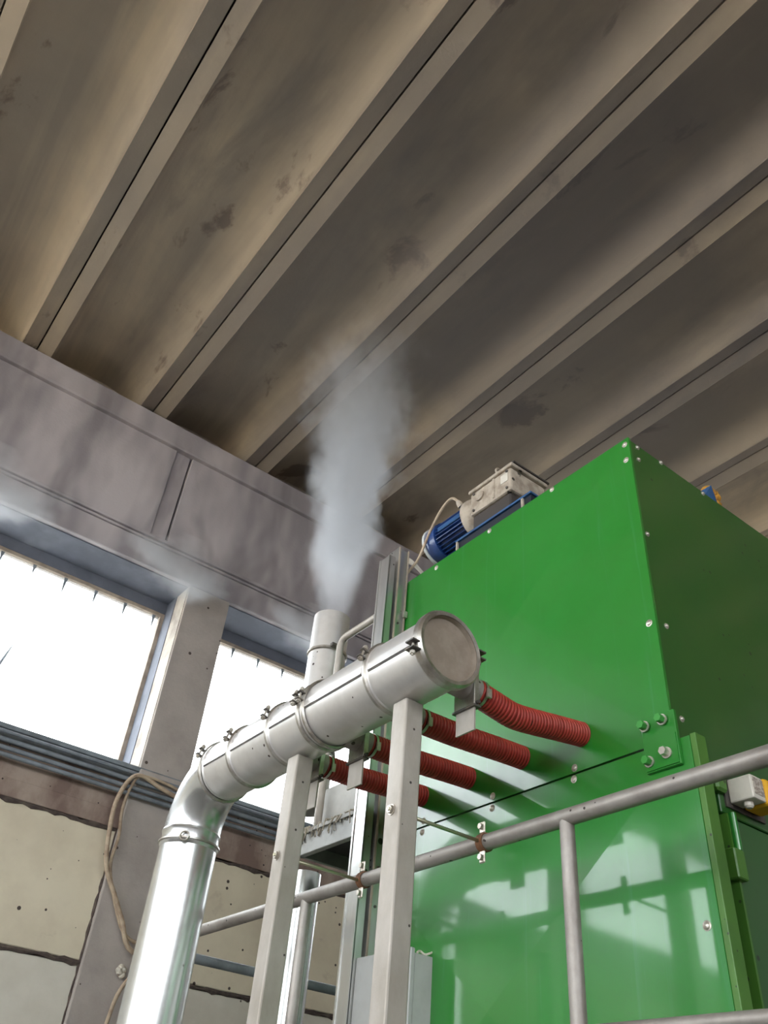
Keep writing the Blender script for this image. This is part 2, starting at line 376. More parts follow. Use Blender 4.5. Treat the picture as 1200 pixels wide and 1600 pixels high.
# ---- windows
PW = .2935
wn = 0
for a, b in sorted(bays, key=lambda q: abs(q[0])):
    wn += 1
    wo = thing('window_%d' % wn, ((a+b)/2, YG, 2.49), 'daylit window of upright channel glass panes' if wn > 2 else ('overexposed white window left of the concrete column' if a < 0 else 'overexposed white window right of the concrete column'), kind='structure')
    obj('frame', MB().box(a, b, YG-.03, YG+.05, 4.118, 4.152).box(a, b, YG-.02, YG+.05, 2.49, 2.525).box(a, a+.025, YG-.02, YG+.05, 2.52, 4.12).box(b-.05, b, YG-.03, YG+.05, 2.52, 4.12), 'frame_beige', wo)
    x = a+.028
    i0 = math.ceil((a+.1-.634)/PW); xs = [a+.026]
    while .634+PW*i0 < b-.08: xs.append(.634+PW*i0); i0 += 1
    xs.append(b-.051)
    for p, q in zip(xs, xs[1:]):
        g = MB(); t = .006
        pts = [(p+.003, YG+.035, 0), (p+.003, YG, 0), (q-.003, YG, 0), (q-.003, YG+.035, 0), (q-.003-t, YG+.035, 0), (q-.003-t, YG+t, 0), (p+.003+t, YG+t, 0), (p+.003+t, YG+.035, 0)]
        g.prism([(u, v, 2.526) for u, v, _ in pts], (0, 0, 1.592))
        obj('pane', g, 'channel_glass', wo)
    cl = MB()
    for q in xs[1:-1]:
        cl.prism([(q-.016, YG-.012, 4.118), (q+.016, YG-.012, 4.118), (q+.004, YG-.008, 4.118-random.uniform(.10, .20)), (q-.004, YG-.008, 4.118-random.uniform(.06, .12))], (0, .008, 0))
    obj('seal_remnant', cl, 'conduit_grey', wo)
cr = MB().tube([(1.02, YG-.012, 3.36), (.99, YG-.012, 3.22), (.97, YG-.012, 3.12), (.95, YG-.012, 2.98)], [.002, .010, .013, .002], 5)
cr.tube([(.68, YG-.012, 3.62), (.675, YG-.012, 3.56)], [.006, .016], 5)
obj('crack', cr, 'conduit_grey', bpy.data.objects['window_1'] if 'left' in bpy.data.objects['window_1']['label'] else bpy.data.objects['window_2'])
# ---- remaining shell
wl = thing('wall_left', (XL, 0, -CZ), 'concrete side wall with a long window band', kind='structure')
obj('lower_wall', MB().box(XL-.4, XL, YB-.4, YW+.6, -CZ, BAND[0]), 'wall_concrete', wl)
ys = [YB-.4]+[v for d in bandbays for v in d]+[YW+.6]
for i in range(0, len(ys), 2):
    obj('upper_pier', MB().box(XL-.4, XL, ys[i], ys[i+1], *BAND), 'wall_concrete', wl)
obj('upper_wall', MB().box(XL-.4, XL, YB-.4, YW+.6, BAND[1], HC), 'wall_concrete', wl)
for a, b in bandbays:
    wn += 1
    wo = thing('window_%d' % wn, (XL-.3, (a+b)/2, BAND[0]), 'high side window out of the picture', kind='structure')
    n = int((b-a)/.9)
    for i in range(n):
        obj('pane', MB().box(XL-.31, XL-.30, a+(b-a)*i/n+.004, a+(b-a)*(i+1)/n-.004, *BAND), 'channel_glass', wo)
wb = thing('wall_back', (0, YB, -CZ), 'concrete wall with a high window band behind the viewer', kind='structure')
obj('lower_wall', MB().box(XL-.4, XR+.4, YB-.4, YB, -CZ, BACK[0]), 'wall_concrete', wb)
xs_ = [XL-.4]+[v for d in backbays for v in d]+[XR+.4]
for i in range(0, len(xs_), 2):
    obj('upper_pier', MB().box(xs_[i], xs_[i+1], YB-.4, YB, *BACK), 'wall_concrete', wb)
obj('upper_wall', MB().box(XL-.4, XR+.4, YB-.4, YB, BACK[1], HC), 'wall_concrete', wb)
for a, b in backbays:
    wn += 1
    wo = thing('window_%d' % wn, ((a+b)/2, YB-.3, BACK[0]), 'high window behind the viewer', kind='structure')
    for i in range(5):
        obj('pane', MB().box(a+(b-a)*i/5+.004, a+(b-a)*(i+1)/5-.004, YB-.31, YB-.30, *BACK), 'channel_glass', wo)
tag(obj('wall_right', MB().box(XR, XR+.4, YB, YW, -CZ, HC), 'wall_concrete', kind='structure'), 'concrete wall beyond the green machine', kind='structure')
ZD = -.25
tag(obj('platform', MB().box(1.2, 2.10, -1.5, 4.42, ZD-.06, ZD).box(1.2, 1.26, -1.5, 4.42, ZD-.16, ZD-.06).box(1.25, 1.33, 4.3, 4.38, -CZ, ZD-.06).box(1.25, 1.33, -.4, -.32, -CZ, ZD-.06).box(2.1, 3.4, 3.2, 4.42, ZD-.06, ZD).box(3.3, 3.38, 4.3, 4.38, -CZ, ZD-.06), 'rail_steel', kind='structure'), 'steel service walkway beside the machine', kind='structure')

# ================================================================== GREEN MACHINE
XG = 2.11; YN = 1.432; YF = 2.95; ZC = 1.152; ZT = 2.465
gm = thing('green_machine', (2.9, 2.2, -CZ), 'large green sheet metal machine housing with bolted panels', 'machine')
def cross_panel(x, y0, y1, z0, z1, h, th=.012):
    b = MB(); c = (x-h, (y0+y1)/2, (z0+z1)/2); q = [(x, y0, z0), (x, y1, z0), (x, y1, z1), (x, y0, z1)]
    bm = b.bm; vs = [bm.verts.new(p) for p in q]; cv = bm.verts.new(c); bk = [bm.verts.new((x+th, p[1], p[2])) for p in q]
    for i in range(4):
        bm.faces.new((vs[i], vs[(i+1) % 4], cv)); bm.faces.new((vs[i], vs[(i+1) % 4], bk[(i+1) % 4], bk[i]))
    bm.faces.new(bk); return b
obj('upper_front_panel', cross_panel(XG, YN-.004, YF, ZC+.006, ZT, .012), 'green_paint', gm)
obj('lower_front_panel', cross_panel(XG, 1.372, 3.12, -.2, ZC-.002, .020), 'green_paint', gm)
obj('bottom_front_panel', cross_panel(XG+.002, 1.372, 3.12, -CZ, -.21, .01), 'green_paint', gm)
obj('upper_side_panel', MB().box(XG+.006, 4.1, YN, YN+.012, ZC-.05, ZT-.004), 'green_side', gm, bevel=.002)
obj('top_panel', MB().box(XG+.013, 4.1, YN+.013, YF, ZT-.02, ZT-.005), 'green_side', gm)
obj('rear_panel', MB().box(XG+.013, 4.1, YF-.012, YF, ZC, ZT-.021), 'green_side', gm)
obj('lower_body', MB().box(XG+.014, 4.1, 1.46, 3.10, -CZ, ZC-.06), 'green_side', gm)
# lower corner angle and side door
obj('corner_angle', MB().box(XG+.002, XG+.052, 1.352, 1.372, -CZ, 1.155).box(XG+.013, XG+.02, 1.372, 1.46, -CZ, 1.10), 'green_frame', gm, bevel=.002)
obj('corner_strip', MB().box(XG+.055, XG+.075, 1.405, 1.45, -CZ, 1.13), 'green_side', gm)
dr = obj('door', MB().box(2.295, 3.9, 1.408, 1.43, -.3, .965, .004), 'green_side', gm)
obj('door_edge', MB().box(2.285, 2.294, 1.402, 1.44, -.3, .97), 'green_frame', dr)
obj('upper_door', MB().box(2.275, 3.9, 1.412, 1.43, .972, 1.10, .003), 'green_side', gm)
hp = obj('hinge', MB().lathe([(0, 0), (.012, 0), (.012, .11), (0, .11)], (2.300, 1.395, .86), (0, 0, 1), 12), 'green_paint', gm)
obj('hinge_block', MB().box(2.262, 2.312, 1.385, 1.43, .775, .862, .004), 'green_frame', gm)
obj('latch_plate', MB().box(2.245, 2.300, 1.390, 1.43, 1.03, 1.10, .008), 'green_frame', gm)
# joint bracket
br = obj('joint_bracket', MB().prism([(XG-.001, 1.532, 1.243), (XG-.001, 1.404, 1.243), (XG-.001, 1.404, 1.066), (XG-.001, 1.532, 1.066)], (-.014, 0, 0)), 'green_paint', gm, bevel=.002)
obj('bracket_overlay', MB().box(XG-.019, XG-.015, 1.407, 1.528, 1.07, 1.165), 'green_paint', br)
for (yy, zz, mt) in ((1.513, 1.215, 'bolt_green'), (1.445, 1.217, 'bolt_green'), (1.512, 1.098, 'bolt_green'), (1.445, 1.108, 'bolt_zinc')):
    bo = obj('bolt', MB().hexnut((XG-.024, yy, zz), (-1, 0, 0), .0135, .022), mt, br)
    obj('washer', MB().lathe([(0, 0), (.018, 0), (.018, .005), (0, .005)], (XG-.0195, yy, zz), (-1, 0, 0), 16, False), 'bolt_zinc', bo)
def dome(o, d, r=.010):
    return MB().lathe([(r*1.35, 0), (r*1.35, .002), (r, .003), (r*.85, .006), (r*.4, .008), (0, .0085)], o, d, 12)
for (yy, zz) in ((1.448, 2.435), (1.452, 2.352), (1.455, 1.585), (1.85, 2.452), (2.636, 2.438), (2.25, 2.45), (1.831, 1.174), (1.837, 1.136), (2.235, 1.178), (2.239, 1.134), (2.64, 1.178), (2.645, 1.134), (1.412, .621), (1.412, .1)):
    obj('bolt', dome((XG+.0005, yy, zz), (-1, 0, 0)), 'bolt_zinc', gm)
for (xx, zz) in ((2.17, 2.445), (2.165, 2.375), (2.145, 1.98), (2.172, 1.59), (2.175, 1.245), (2.255, 1.18), (2.32, 2.455), (2.6, 2.45)):
    obj('bolt', dome((xx, YN, zz), (0, -1, 0), .008), 'bolt_zinc', gm)
obj('drip_stain', MB().box(3.25, 3.75, YN-.004, YN-.0005, 2.42, 2.462), 'gearbox_dark', gm)

# ---- yellow and blue unit on the machine's roof
yb = thing('bearing_unit', (2.72, 1.55, ZT), 'blue bracket with a rusty yellow lump on the machine roof', 'bearing')
obj('bracket', MB().prism([(2.64, 1.46, ZT-.004), (2.77, 1.46, ZT-.004), (2.738, 1.46, ZT+.135)], (0, .08, 0)), 'motor_blue_frame', yb)
yl = MB()
for i in range(7):
    a = random.uniform(0, 6.28); yl.lathe([(0, -.03), (.026, -.016), (.032, 0), (.024, .02), (0, .03)], (2.785+.028*math.cos(a), 1.50, ZT+.115+.034*math.sin(a)-i*.003), (random.uniform(-.3, .3), random.uniform(-.3, .3), 1), 9)
obj('housing', yl, 'yellow_rust', yb)
obj('pin', MB().tube([(2.79, 1.5, ZT+.10), (2.82, 1.5, ZT-.004)], .01, 8), 'bolt_zinc', yb)

# ---- interlock switch on the side door
sw = thing('safety_switch', (2.45, 1.36, 1.02), 'white and yellow safety switch box on the dark green side', 'switch')
obj('body', MB().box(2.318, 2.382, 1.322, 1.405, 1.008, 1.082, .005, 2), 'switch_white', sw)
obj('print_label', MB().box(2.325, 2.376, 1.3203, 1.3222, 1.022, 1.074), 'switch_print', sw)
obj('actuator', MB().box(2.383, 2.47, 1.316, 1.405, 1.004, 1.088, .012, 2), 'switch_yellow', sw)
obj('base_plate', MB().box(2.30, 2.50, 1.4055, 1.412, .995, 1.09), 'steel_dark', sw)
obj('gland', MB().lathe([(0, 0), (.014, 0), (.014, .012), (.009, .018), (0, .018)], (2.345, 1.36, 1.008), (0, 0, -1), 10), 'switch_white', sw)

# ================================================================== GEARED MOTOR
MX, MZ = 2.315, 2.80
gmot = thing('geared_motor', (MX, 2.5, ZT-.005), 'blue electric motor with cast gearbox on the green machine roof', 'motor')
fc = obj('fan_cover', MB().lathe([(0, .012), (.08, .006), (.100, .012), (.112, .03), (.115, .05), (.115, .105), (0, .105)], (MX, 2.895, MZ), (0, -1, 0), 32), 'motor_blue', gmot)
obj('cover_rim', MB().lathe([(.106, .008), (.1185, .010), (.1185, .026), (.106, .026)], (MX, 2.895, MZ), (0, -1, 0), 32, True, True), 'motor_rim', fc)
mb = obj('motor_body', MB().lathe([(0, 0), (.090, 0), (.090, .235), (0, .235)], (MX, 2.79, MZ), (0, -1, 0), 28), 'motor_blue', gmot)
for k in range(30):
    a = 2*PI*k/30; c, s_ = math.cos(a), math.sin(a); f = MB()
    q = [Vector((MX+c*rr-s_*t, 2.785, MZ+s_*rr+c*t)) for rr, t in ((.088, -.0026), (.108, -.0018), (.108, .0018), (.088, .0026))]
    f.prism(q, (0, -.217, 0)); obj('fin', f, 'motor_blue', mb)
obj('side_rib', MB().box(MX-.112, MX-.085, 2.58, 2.76, MZ-.012, MZ+.016, .003), 'motor_blue_frame', mb)
obj('end_flange', MB().lathe([(0, 0), (.112, 0), (.127, .004), (.127, .022), (.120, .05), (.098, .085), (0, .085)], (MX, 2.565, MZ), (0, -1, 0), 36), 'gearbox_cast', gmot)
gb = obj('gearbox', MB().box(MX-.112, MX+.135, 2.195, 2.495, MZ-.062, MZ+.085, .012, 2), 'gearbox_cast', gmot)
obj('gear_cover', MB().box(MX-.120, MX+.145, 2.180, 2.505, MZ+.086, MZ+.108, .007, 2), 'gearbox_cast', gb)
obj('cover_gasket', MB().box(MX-.106, MX+.149, 2.176, 2.498, MZ+.1085, MZ+.118), 'gearbox_dark', gb)
obj('rating_plate', MB().box(MX-.1145, MX-.1125, 2.215, 2.265, MZ+.005, MZ+.06), 'switch_white', gb)
obj('side_boss', MB().lathe([(0, 0), (.03, 0), (.03, .010), (.018, .014), (0, .014)], (MX-.112, 2.42, MZ+.03), (-1, 0, 0), 18), 'gearbox_cast', gb)
for yy in (2.22, 2.465):
    for zz in (-.042, .068):
        obj('bolt', MB().hexnut((MX-.112, yy, MZ+zz), (-1, 0, 0), .008, .007), 'steel_dark', gb)
obj('cast_rib', MB().box(MX-.118, MX-.108, 2.31, 2.325, MZ-.05, MZ+.08, .003), 'gearbox_cast', gb)
obj('eye_bolt', MB().tube([(MX-.09+.022*math.cos(a), 2.30, MZ+.128+.022*math.sin(a)) for a in [2*PI*k/14 for k in range(14)]], .006, 8, closed=True), 'gearbox_cast', gb)
obj('underside', MB().box(MX-.098, MX+.13, 2.215, 2.49, MZ-.165, MZ-.063, .008), 'gearbox_dark', gb)  # dark block standing in for the shaded gap below the gearbox
bf = obj('base_frame', MB().box(MX-.118, MX+.16, 2.06, 2.60, MZ-.178, MZ-.166), 'motor_blue_frame', gmot, bevel=.002)
obj('frame_void', MB().box(MX-.106, MX+.15, 2.07, 2.59, ZT-.005, MZ-.179), 'motor_void', bf)  # solid dark block standing in for the shaded frame recess
for yy in (2.12, 2.59):
    obj('frame_leg', MB().box(MX-.117, MX-.107, yy-.006, yy+.006, ZT-.005, MZ-.179), 'gearbox_cast', bf)
obj('cable_gland', MB().lathe([(0, 0), (.017, 0), (.017, .022), (.010, .038), (0, .038)], (MX-.085, 2.60, MZ+.085), (-.5, .15, .8), 12), 'gearbox_cast', mb)
cab = obj('motor_cable', MB().tube(bez([(2.212, 2.606, 2.916), (2.202, 2.64, 2.952), (2.200, 2.69, 2.948), (2.198, 2.753, 2.90), (2.197, 2.83, 2.80), (2.19, 2.90, 2.67), (2.155, 2.955, 2.57), (2.145, 2.968, 2.45), (2.145, 2.972, 2.1)]), .0075, 10), 'cable_beige')
tag(cab, 'beige cable looping from the blue motor down behind the machine', 'cable')
for i in range(5):
    o = .014*i
    c = obj('control_cable', MB().tube(bez([(2.125, 2.962+.014*i, 1.9), (2.13, 2.962+.012*i, 2.59+o), (2.16, 2.958+.010*i, 2.655+o), (2.205, 2.952+.008*i, 2.665+o), (2.275, 2.93+.006*i, 2.60+o*.9), (2.33, 2.90, 2.50+o*.7), (2.40, 2.86, 2.472+.013*i)]), .0055, 8), 'cable_white')
    tag(c, ['outermost', 'second outermost', 'middle', 'second innermost', 'innermost'][4-i]+' white cable of the bundle arching over the machine roof', 'cable', 'white cables behind the strut channel')

# ================================================================== COLLECTOR DUCT
DX, DZ, DR = 1.445, 1.318, .117
dt = thing('collector_duct', (DX, 3.36, ZD), 'silver galvanised collector duct with capped end, bend and vertical leg', 'duct')
segs = [1.745, 2.004, 2.382, 2.622, 2.916, 3.14]
for a, b in zip(segs, segs[1:]):
    d = obj('duct_section', MB().lathe([(DR-.004, 0), (DR, .0), (DR+.004, .004), (DR+.004, .010), (DR, .014), (DR, b-a-.014), (DR+.004, b-a-.010), (DR+.004, b-a-.004), (DR, b-a), (DR-.004, b-a), (DR-.004, 0)], (DX, a, DZ), (0, 1, 0), 48), 'galvanised_duct', dt)
    th = math.radians(184)
    n_ = Vector((math.cos(th), 0, math.sin(th))); t_ = Vector((math.sin(th), 0, -math.cos(th))); c_ = Vector((DX, a+.018, DZ))+n_*(DR-.001)
    obj('seam', MB().prism([c_-t_*.012, c_-t_*.012+n_*.006, c_+t_*.014+n_*.004, c_+t_*.014], (0, b-a-.036, 0)), 'galvanised_duct', d)
    obj('seam_gap', MB().prism([c_-t_*.016, c_-t_*.016+n_*.003, c_-t_*.0125+n_*.003, c_-t_*.0125], (0, b-a-.036, 0)), 'steel_dark', d)
cap = obj('end_cap', MB().lathe([(0, .004), (.105, .004), (.108, -.010), (DR+.004, -.014), (DR+.006, -.006), (DR+.006, .016), (DR, .02), (0, .02)], (DX, 1.728, DZ), (0, 1, 0), 48, False), 'cap_dusty', dt)
obj('cap_ring', MB().lathe([(DR-.008, -.014), (DR+.004, -.016), (DR+.011, -.006), (DR+.011, .016), (DR+.004, .026), (DR+.001, .026), (DR+.001, -.01)], (DX, 1.728, DZ), (0, 1, 0), 48, True, True), 'clamp_steel', cap)
for ang in (196, 14):
    a = math.radians(ang); p = Vector((DX+math.cos(a)*(DR+.02), 1.728, DZ+math.sin(a)*(DR+.02)))
    lug = obj('clamp_lug', MB().box(p.x-.016, p.x+.016, p.y-.012, p.y+.026, p.z+.008, p.z+.013).box(p.x-.016, p.x+.016, p.y-.012, p.y+.026, p.z-.017, p.z-.012), 'steel_dark', cap)
    obj('clamp_bolt', MB().tube([(p.x, p.y+.007, p.z-.034), (p.x, p.y+.007, p.z+.026)], .0045, 8).hexnut((p.x, p.y+.007, p.z-.030), (0, 0, 1), .009, .010).hexnut((p.x, p.y+.007, p.z+.013), (0, 0, 1), .009, .008), 'bolt_zinc', lug)
def ring(y, ang, dbl=False):
    r = obj('clamp_ring', MB().lathe([(DR+.004, -.009), (DR+.011, -.005), (DR+.011, .005), (DR+.004, .009)], (DX, y, DZ), (0, 1, 0), 48, True, True), 'clamp_steel', dt)
    a = math.radians(ang); n = Vector((math.cos(a), 0, math.sin(a))); t = Vector((-math.sin(a), 0, math.cos(a)))
    p = Vector((DX, y, DZ))+n*(DR+.022)
    lg = MB()
    for sgn in (-1, 1):
        c = p+t*sgn*.014
        lg.prism([c+Vector((0, -.010, 0))-n*.014, c+Vector((0, .010, 0))-n*.014, c+Vector((0, .010, 0))+n*.012, c+Vector((0, -.010, 0))+n*.012], t*.004)
    l = obj('clamp_lug', lg, 'steel_dark', r)
    obj('clamp_bolt', MB().tube([p-t*.035, p+t*.03], .0045, 8).hexnut(p-t*.03, t, .0095, .011).hexnut(p+t*.018, t, .0095, .008), 'bolt_zinc', r)
ring(2.370, 171); ring(2.405, 171); ring(2.622, 163); ring(2.916, 161); ring(3.152, 161); ring(2.004, 162)
# elbow of 90 degrees in lobster-back segments and the vertical leg
YE = 3.36; RE = .22
el = []
for k in range(13):
    a = (PI/2)*k/12; el.append((DX, 3.14+RE*math.sin(a), DZ-RE+RE*math.cos(a)))
e = obj('elbow', MB().tube(el, DR+.001, 48), 'galvanised_shiny', dt)
b1 = DZ-RE
obj('elbow_collar', MB().lathe([(DR, 0), (DR+.002, 0), (DR+.006, .008), (DR+.002, .016), (DR+.002, .05), (DR, .05)], (DX, YE, b1+.008), (0, 0, -1), 48, True, True), 'galvanised_shiny', e)
v = obj('vertical_section', MB().lathe([(DR-.003, 0), (DR+.003, 0), (DR+.006, .006), (DR+.003, .014), (DR, .018), (DR, b1-ZD), (DR-.003, b1-ZD)], (DX, YE, b1-.045), (0, 0, -1), 64), 'galvanised_shiny', dt)
vr = obj('clamp_ring', MB().lathe([(DR+.004, -.006), (DR+.011, -.003), (DR+.011, .003), (DR+.004, .006)], (DX, YE, b1-.044), (0, 0, 1), 48, True, True), 'clamp_steel', dt)
aa = math.radians(235)
obj('clamp_eye', MB().tube([(DX+math.cos(aa)*(DR+.016)+.018*math.cos(q)*math.sin(aa)*-1, YE+math.sin(aa)*(DR+.016)+.018*math.cos(q)*math.cos(aa), b1-.044+.018*math.sin(q)) for q in [2*PI*k/16 for k in range(16)]], .0045, 8, closed=True), 'clamp_steel', vr)
# nozzles and slide gates
HY = [1.787, 2.075, 2.365, 2.65]; HZ = 1.256
for i, yy in enumerate(HY):
    nz = obj('nozzle', MB().lathe([(.042, 0), (.042, .112), (.036, .112), (.036, 0)], (DX+.055, yy, HZ+.004), (1, 0, -.03), 28), 'rail_steel', dt)
    gt = obj('slide_gate', MB().box(1.566, 1.586, yy-.048, yy+.048, 1.178 if i != 3 else 1.19, HZ+.05, .002), 'clamp_steel', dt)
    obj('gate_blade', MB().box(1.571, 1.577, yy-.042, yy+.042, (1.102, 1.10, 1.085, 1.075)[i], 1.20), 'post_steel', gt)
    obj('gate_rail', MB().box(1.562, 1.590, yy-.052, yy+.052, 1.176, 1.182), 'steel_dark', gt)
    obj('gate_screw', MB().tube([(1.576, yy-.06, 1.19), (1.576, yy-.045, 1.19)], .006, 8), 'gearbox_dark', gt)

# ---- red corrugated hoses
hl = ['bright red ribbed hose sagging from the capped duct end, nearest the camera', 'dark red ribbed hose second from the capped duct end', 'dark red ribbed hose third from the capped duct end', 'dark red ribbed hose farthest from the capped duct end']
paths = [[(1.612, 1.787, 1.256), (1.70, 1.787, 1.243), (1.775, 1.787, 1.234), (1.86, 1.787, 1.243), (1.98, 1.787, 1.262), (2.112, 1.787, 1.282)]]
for yy in HY[1:]: paths.append([(1.612, yy, 1.256), (1.75, yy, 1.259), (1.87, yy, 1.266), (2.0, yy, 1.275), (2.112, yy, 1.281)])
for i, pth in enumerate(paths):
    h = thing('red_hose', (1.87, HY[i], 1.2), hl[i], 'hose', 'red suction hoses')
    P = bez(pth, 40); S = [0]
    for a, b in zip(P, P[1:]): S.append(S[-1]+(b-a).length)
    obj('hose_wall', MB().tube(P[::4]+[P[-1]], .0395, 24), 'red_hose', h)
    rb = MB(); n = int(S[-1]/.0135)
    for k in range(n):
        s_ = (k+.5)*S[-1]/n; j = max(q for q in range(len(S)) if S[q] <= s_); j = min(j, len(P)-2)
        rb.lathe([(.038, -.0045), (.0425, -.0022), (.0432, 0), (.0425, .0022), (.038, .0045)], P[j], P[j+1]-P[j], 22)
    obj('spiral_rib', rb, 'red_hose_rib', h)
    hc = obj('hose_clamp', MB().lathe([(.0435, -.005), (.0455, -.005), (.0455, .005), (.0435, .005)], (1.628, HY[i], 1.2545), (1, 0, -.05), 24, False, True), 'clamp_steel', h)
    obj('clamp_screw', MB().box(1.620, 1.636, HY[i]-.052, HY[i]-.044, 1.225, 1.255), 'bolt_zinc', hc)

# ================================================================== POSTS, RODS, RAILING
pl = ['grey square steel post under the duct nearest its capped end', 'grey square steel post under the middle of the duct, left of the other']
rl = ['thin zinc tie rod from the nearer post to the handrail', 'thin zinc tie rod from the left post to the handrail']
XRAIL = 1.77; RZ = .853
for i, yy in enumerate((1.913, 2.537)):
    ps = thing('support_post', (DX, yy, ZD), pl[i], 'post', 'square posts carrying the duct')
    obj('tube', MB().box(1.410, 1.480, yy-.035, yy+.035, ZD, 1.197, .006, 2), 'post_steel', ps)
    obj('base_plate', MB().box(1.36, 1.53, yy-.085, yy+.085, ZD, ZD+.01), 'post_steel', ps)
    obj('saddle_bolt', MB().hexnut((1.452, yy-.01, 1.197), (0, 0, 1), .008, .006), 'steel_dark', ps)
    zr = .853 if i == 0 else .848
    td = thing('tie_rod', (1.6, yy, zr-.03), rl[i], 'rod', 'tie rods between posts and handrail')
    obj('rod', MB().tube([(1.395, yy, zr), (XRAIL-.025, yy, zr)], .0055, 10), 'zinc_yellow', td)
    nt_ = obj('nut', MB().hexnut((1.409, yy, zr), (-1, 0, 0), .012, .010).lathe([(0, 0), (.016, 0), (.016, .003), (0, .003)], (1.410, yy, zr), (-1, 0, 0), 14), 'bolt_zinc', td)
    pc = obj('pipe_clamp', MB().lathe([(.0245, -.013), (.028, -.013), (.028, .013), (.0245, .013)], (XRAIL, yy, RZ), (0, 1, 0), 24, True, True), 'rust', td)
    for s_ in (1, -1):
        obj('wing_tab', MB().box(XRAIL-.012, XRAIL-.004, yy-.012, yy+.012, RZ+s_*.044-.018, RZ+s_*.044+.018, .003), 'bolt_zinc', pc)
        obj('clamp_bolt', MB().hexnut((XRAIL-.012, yy, RZ+s_*.046), (-1, 0, 0), .009, .010), 'bolt_zinc', pc)
hr = thing('handrail', (XRAIL, 1.8, ZD), 'grey tubular steel handrail running along the walkway in front of the machine', 'railing')
obj('top_rail', MB().tube([(XRAIL, -1.4, RZ), (XRAIL, 4.36, RZ)], .024, 20), 'rail_steel', hr)
obj('mid_rail', MB().tube([(XRAIL, -1.4, .335), (XRAIL, 1.578, .335)], .018, 16), 'rail_steel', hr)
for yy in (-1.3, .13, 1.578, 2.905, 4.33):
    obj('baluster', MB().tube([(XRAIL, yy, ZD), (XRAIL, yy, RZ-.01)], .021, 18), 'rail_steel', hr)
obj('end_rail', MB().tube([(XRAIL, 4.36, RZ), (3.3, 4.36, RZ)], .024, 16), 'conduit_grey', hr)
obj('end_baluster', MB().tube([(3.3, 4.36, ZD), (3.3, 4.36, RZ)], .021, 16), 'rail_steel', hr)

# ================================================================== EXHAUST STACK, HOUSING, STRUTS
SX, SY, SR, SZ = 2.12, 3.6, .106, 2.575
st = thing('exhaust_stack', (SX, SY, ZD), 'upright round metal stack pipe blowing out white steam', 'chimney')
obj('upper_pipe', MB().lathe([(SR-.004, 0), (SR, 0), (SR, 1.12), (SR-.004, 1.12), (SR-.004, 0)], (SX, SY, SZ), (0, 0, -1), 40), 'galvanised_duct', st)
for z in (2.33, 1.75):
    c = obj('clamp_ring', MB().lathe([(SR, -.012), (SR+.009, -.006), (SR+.009, .006), (SR, .012)], (SX, SY, z), (0, 0, 1), 40, True, True), 'clamp_steel', st)
    obj('clamp_bolt', MB().box(SX-.06, SX-.015, SY-SR-.035, SY-SR-.008, z-.012, z+.012, .004), 'steel_dark', c)
obj('lower_pipe', MB().lathe([(.066, 0), (.070, 0), (.070, 1.4), (.066, 1.4)], (2.175, SY, 1.16), (0, 0, -1), 36), 'galvanised_shiny', st)
c = obj('clamp_ring', MB().lathe([(.070, -.012), (.078, -.006), (.078, .006), (.070, .012)], (2.175, SY, .50), (0, 0, 1), 36, True, True), 'clamp_steel', st)
fh = thing('fan_housing', (2.15, 3.3, 1.12), 'grey sheet metal fan housing with a ledge behind the left post', 'fan housing')
obj('body', MB().box(2.03, 2.40, 3.03, 3.345, 1.262, 1.452, .004), 'housing_grey', fh)
obj('ledge', MB().box(1.98, 2.44, 2.952, 3.42, 1.246, 1.262), 'housing_grey', fh)
obj('base_frame', MB().box(1.99, 2.02, 2.965, 3.40, 1.155, 1.246).box(1.99, 2.44, 3.38, 3.40, 1.155, 1.246).box(2.40, 2.43, 2.965, 3.40, 1.155, 1.246), 'housing_frame', fh, bevel=.003)
obj('inner_plate', MB().box(2.02, 2.40, 2.965, 3.38, 1.215, 1.245), 'housing_inside', fh)
obj('support_leg', MB().box(2.39, 2.43, 3.34, 3.38, ZD, 1.155), 'housing_frame', fh)
fb = MB()
for k in range(90):
    yy = random.uniform(2.97, 3.42); x0 = 1.985+random.uniform(-.008, .03); l = random.uniform(.01, .06); z0 = 1.262
    if random.random() < .5: p = [(x0, yy, z0+.004), (x0-.012, yy+random.uniform(-.01, .01), z0), (x0-.016, yy+random.uniform(-.02, .02), z0-l)]
    else: p = [(x0, yy, z0+.003), (x0+.01, yy+random.uniform(-.03, .03), z0+random.uniform(.005, .02)), (x0+.02, yy+random.uniform(-.04, .04), z0+.004)]
    fb.tube(bez(p, 4), random.uniform(.0018, .0045), 5)
tag(obj('shredded_fibre', fb, 'fibre'), 'pale shredded fibre waste hanging on the ledge of the fan housing', 'fibre', kind='stuff')
sc = thing('strut_channel', (2.0, 2.91, ZD), 'bright galvanised strut channel, the left and shorter of the pair', 'strut', 'strut channels beside the machine')
obj('channel', MB().box(1.978, 1.982, 2.862, 2.948, ZD, 2.575).box(1.978, 2.016, 2.862, 2.866, ZD, 2.575).box(1.978, 2.016, 2.944, 2.948, ZD, 2.575).box(2.006, 2.016, 2.866, 2.882, ZD, 2.575), 'strut_zinc', sc)
obj('lip', MB().box(1.974, 1.978, 2.862, 2.872, ZD, 2.575).box(1.974, 1.978, 2.938, 2.948, ZD, 2.575), 'strut_zinc', sc)
sc = thing('strut_channel', (2.07, 2.91, ZD), 'dull galvanised strut channel, the right and taller of the pair', 'strut', 'strut channels beside the machine')
obj('channel', MB().box(2.038, 2.096, 2.872, 2.876, ZD, 2.655).box(2.034, 2.038, 2.862, 2.948, ZD, 2.655).box(2.096, 2.100, 2.862, 2.948, ZD, 2.655), 'strut_zinc', sc)
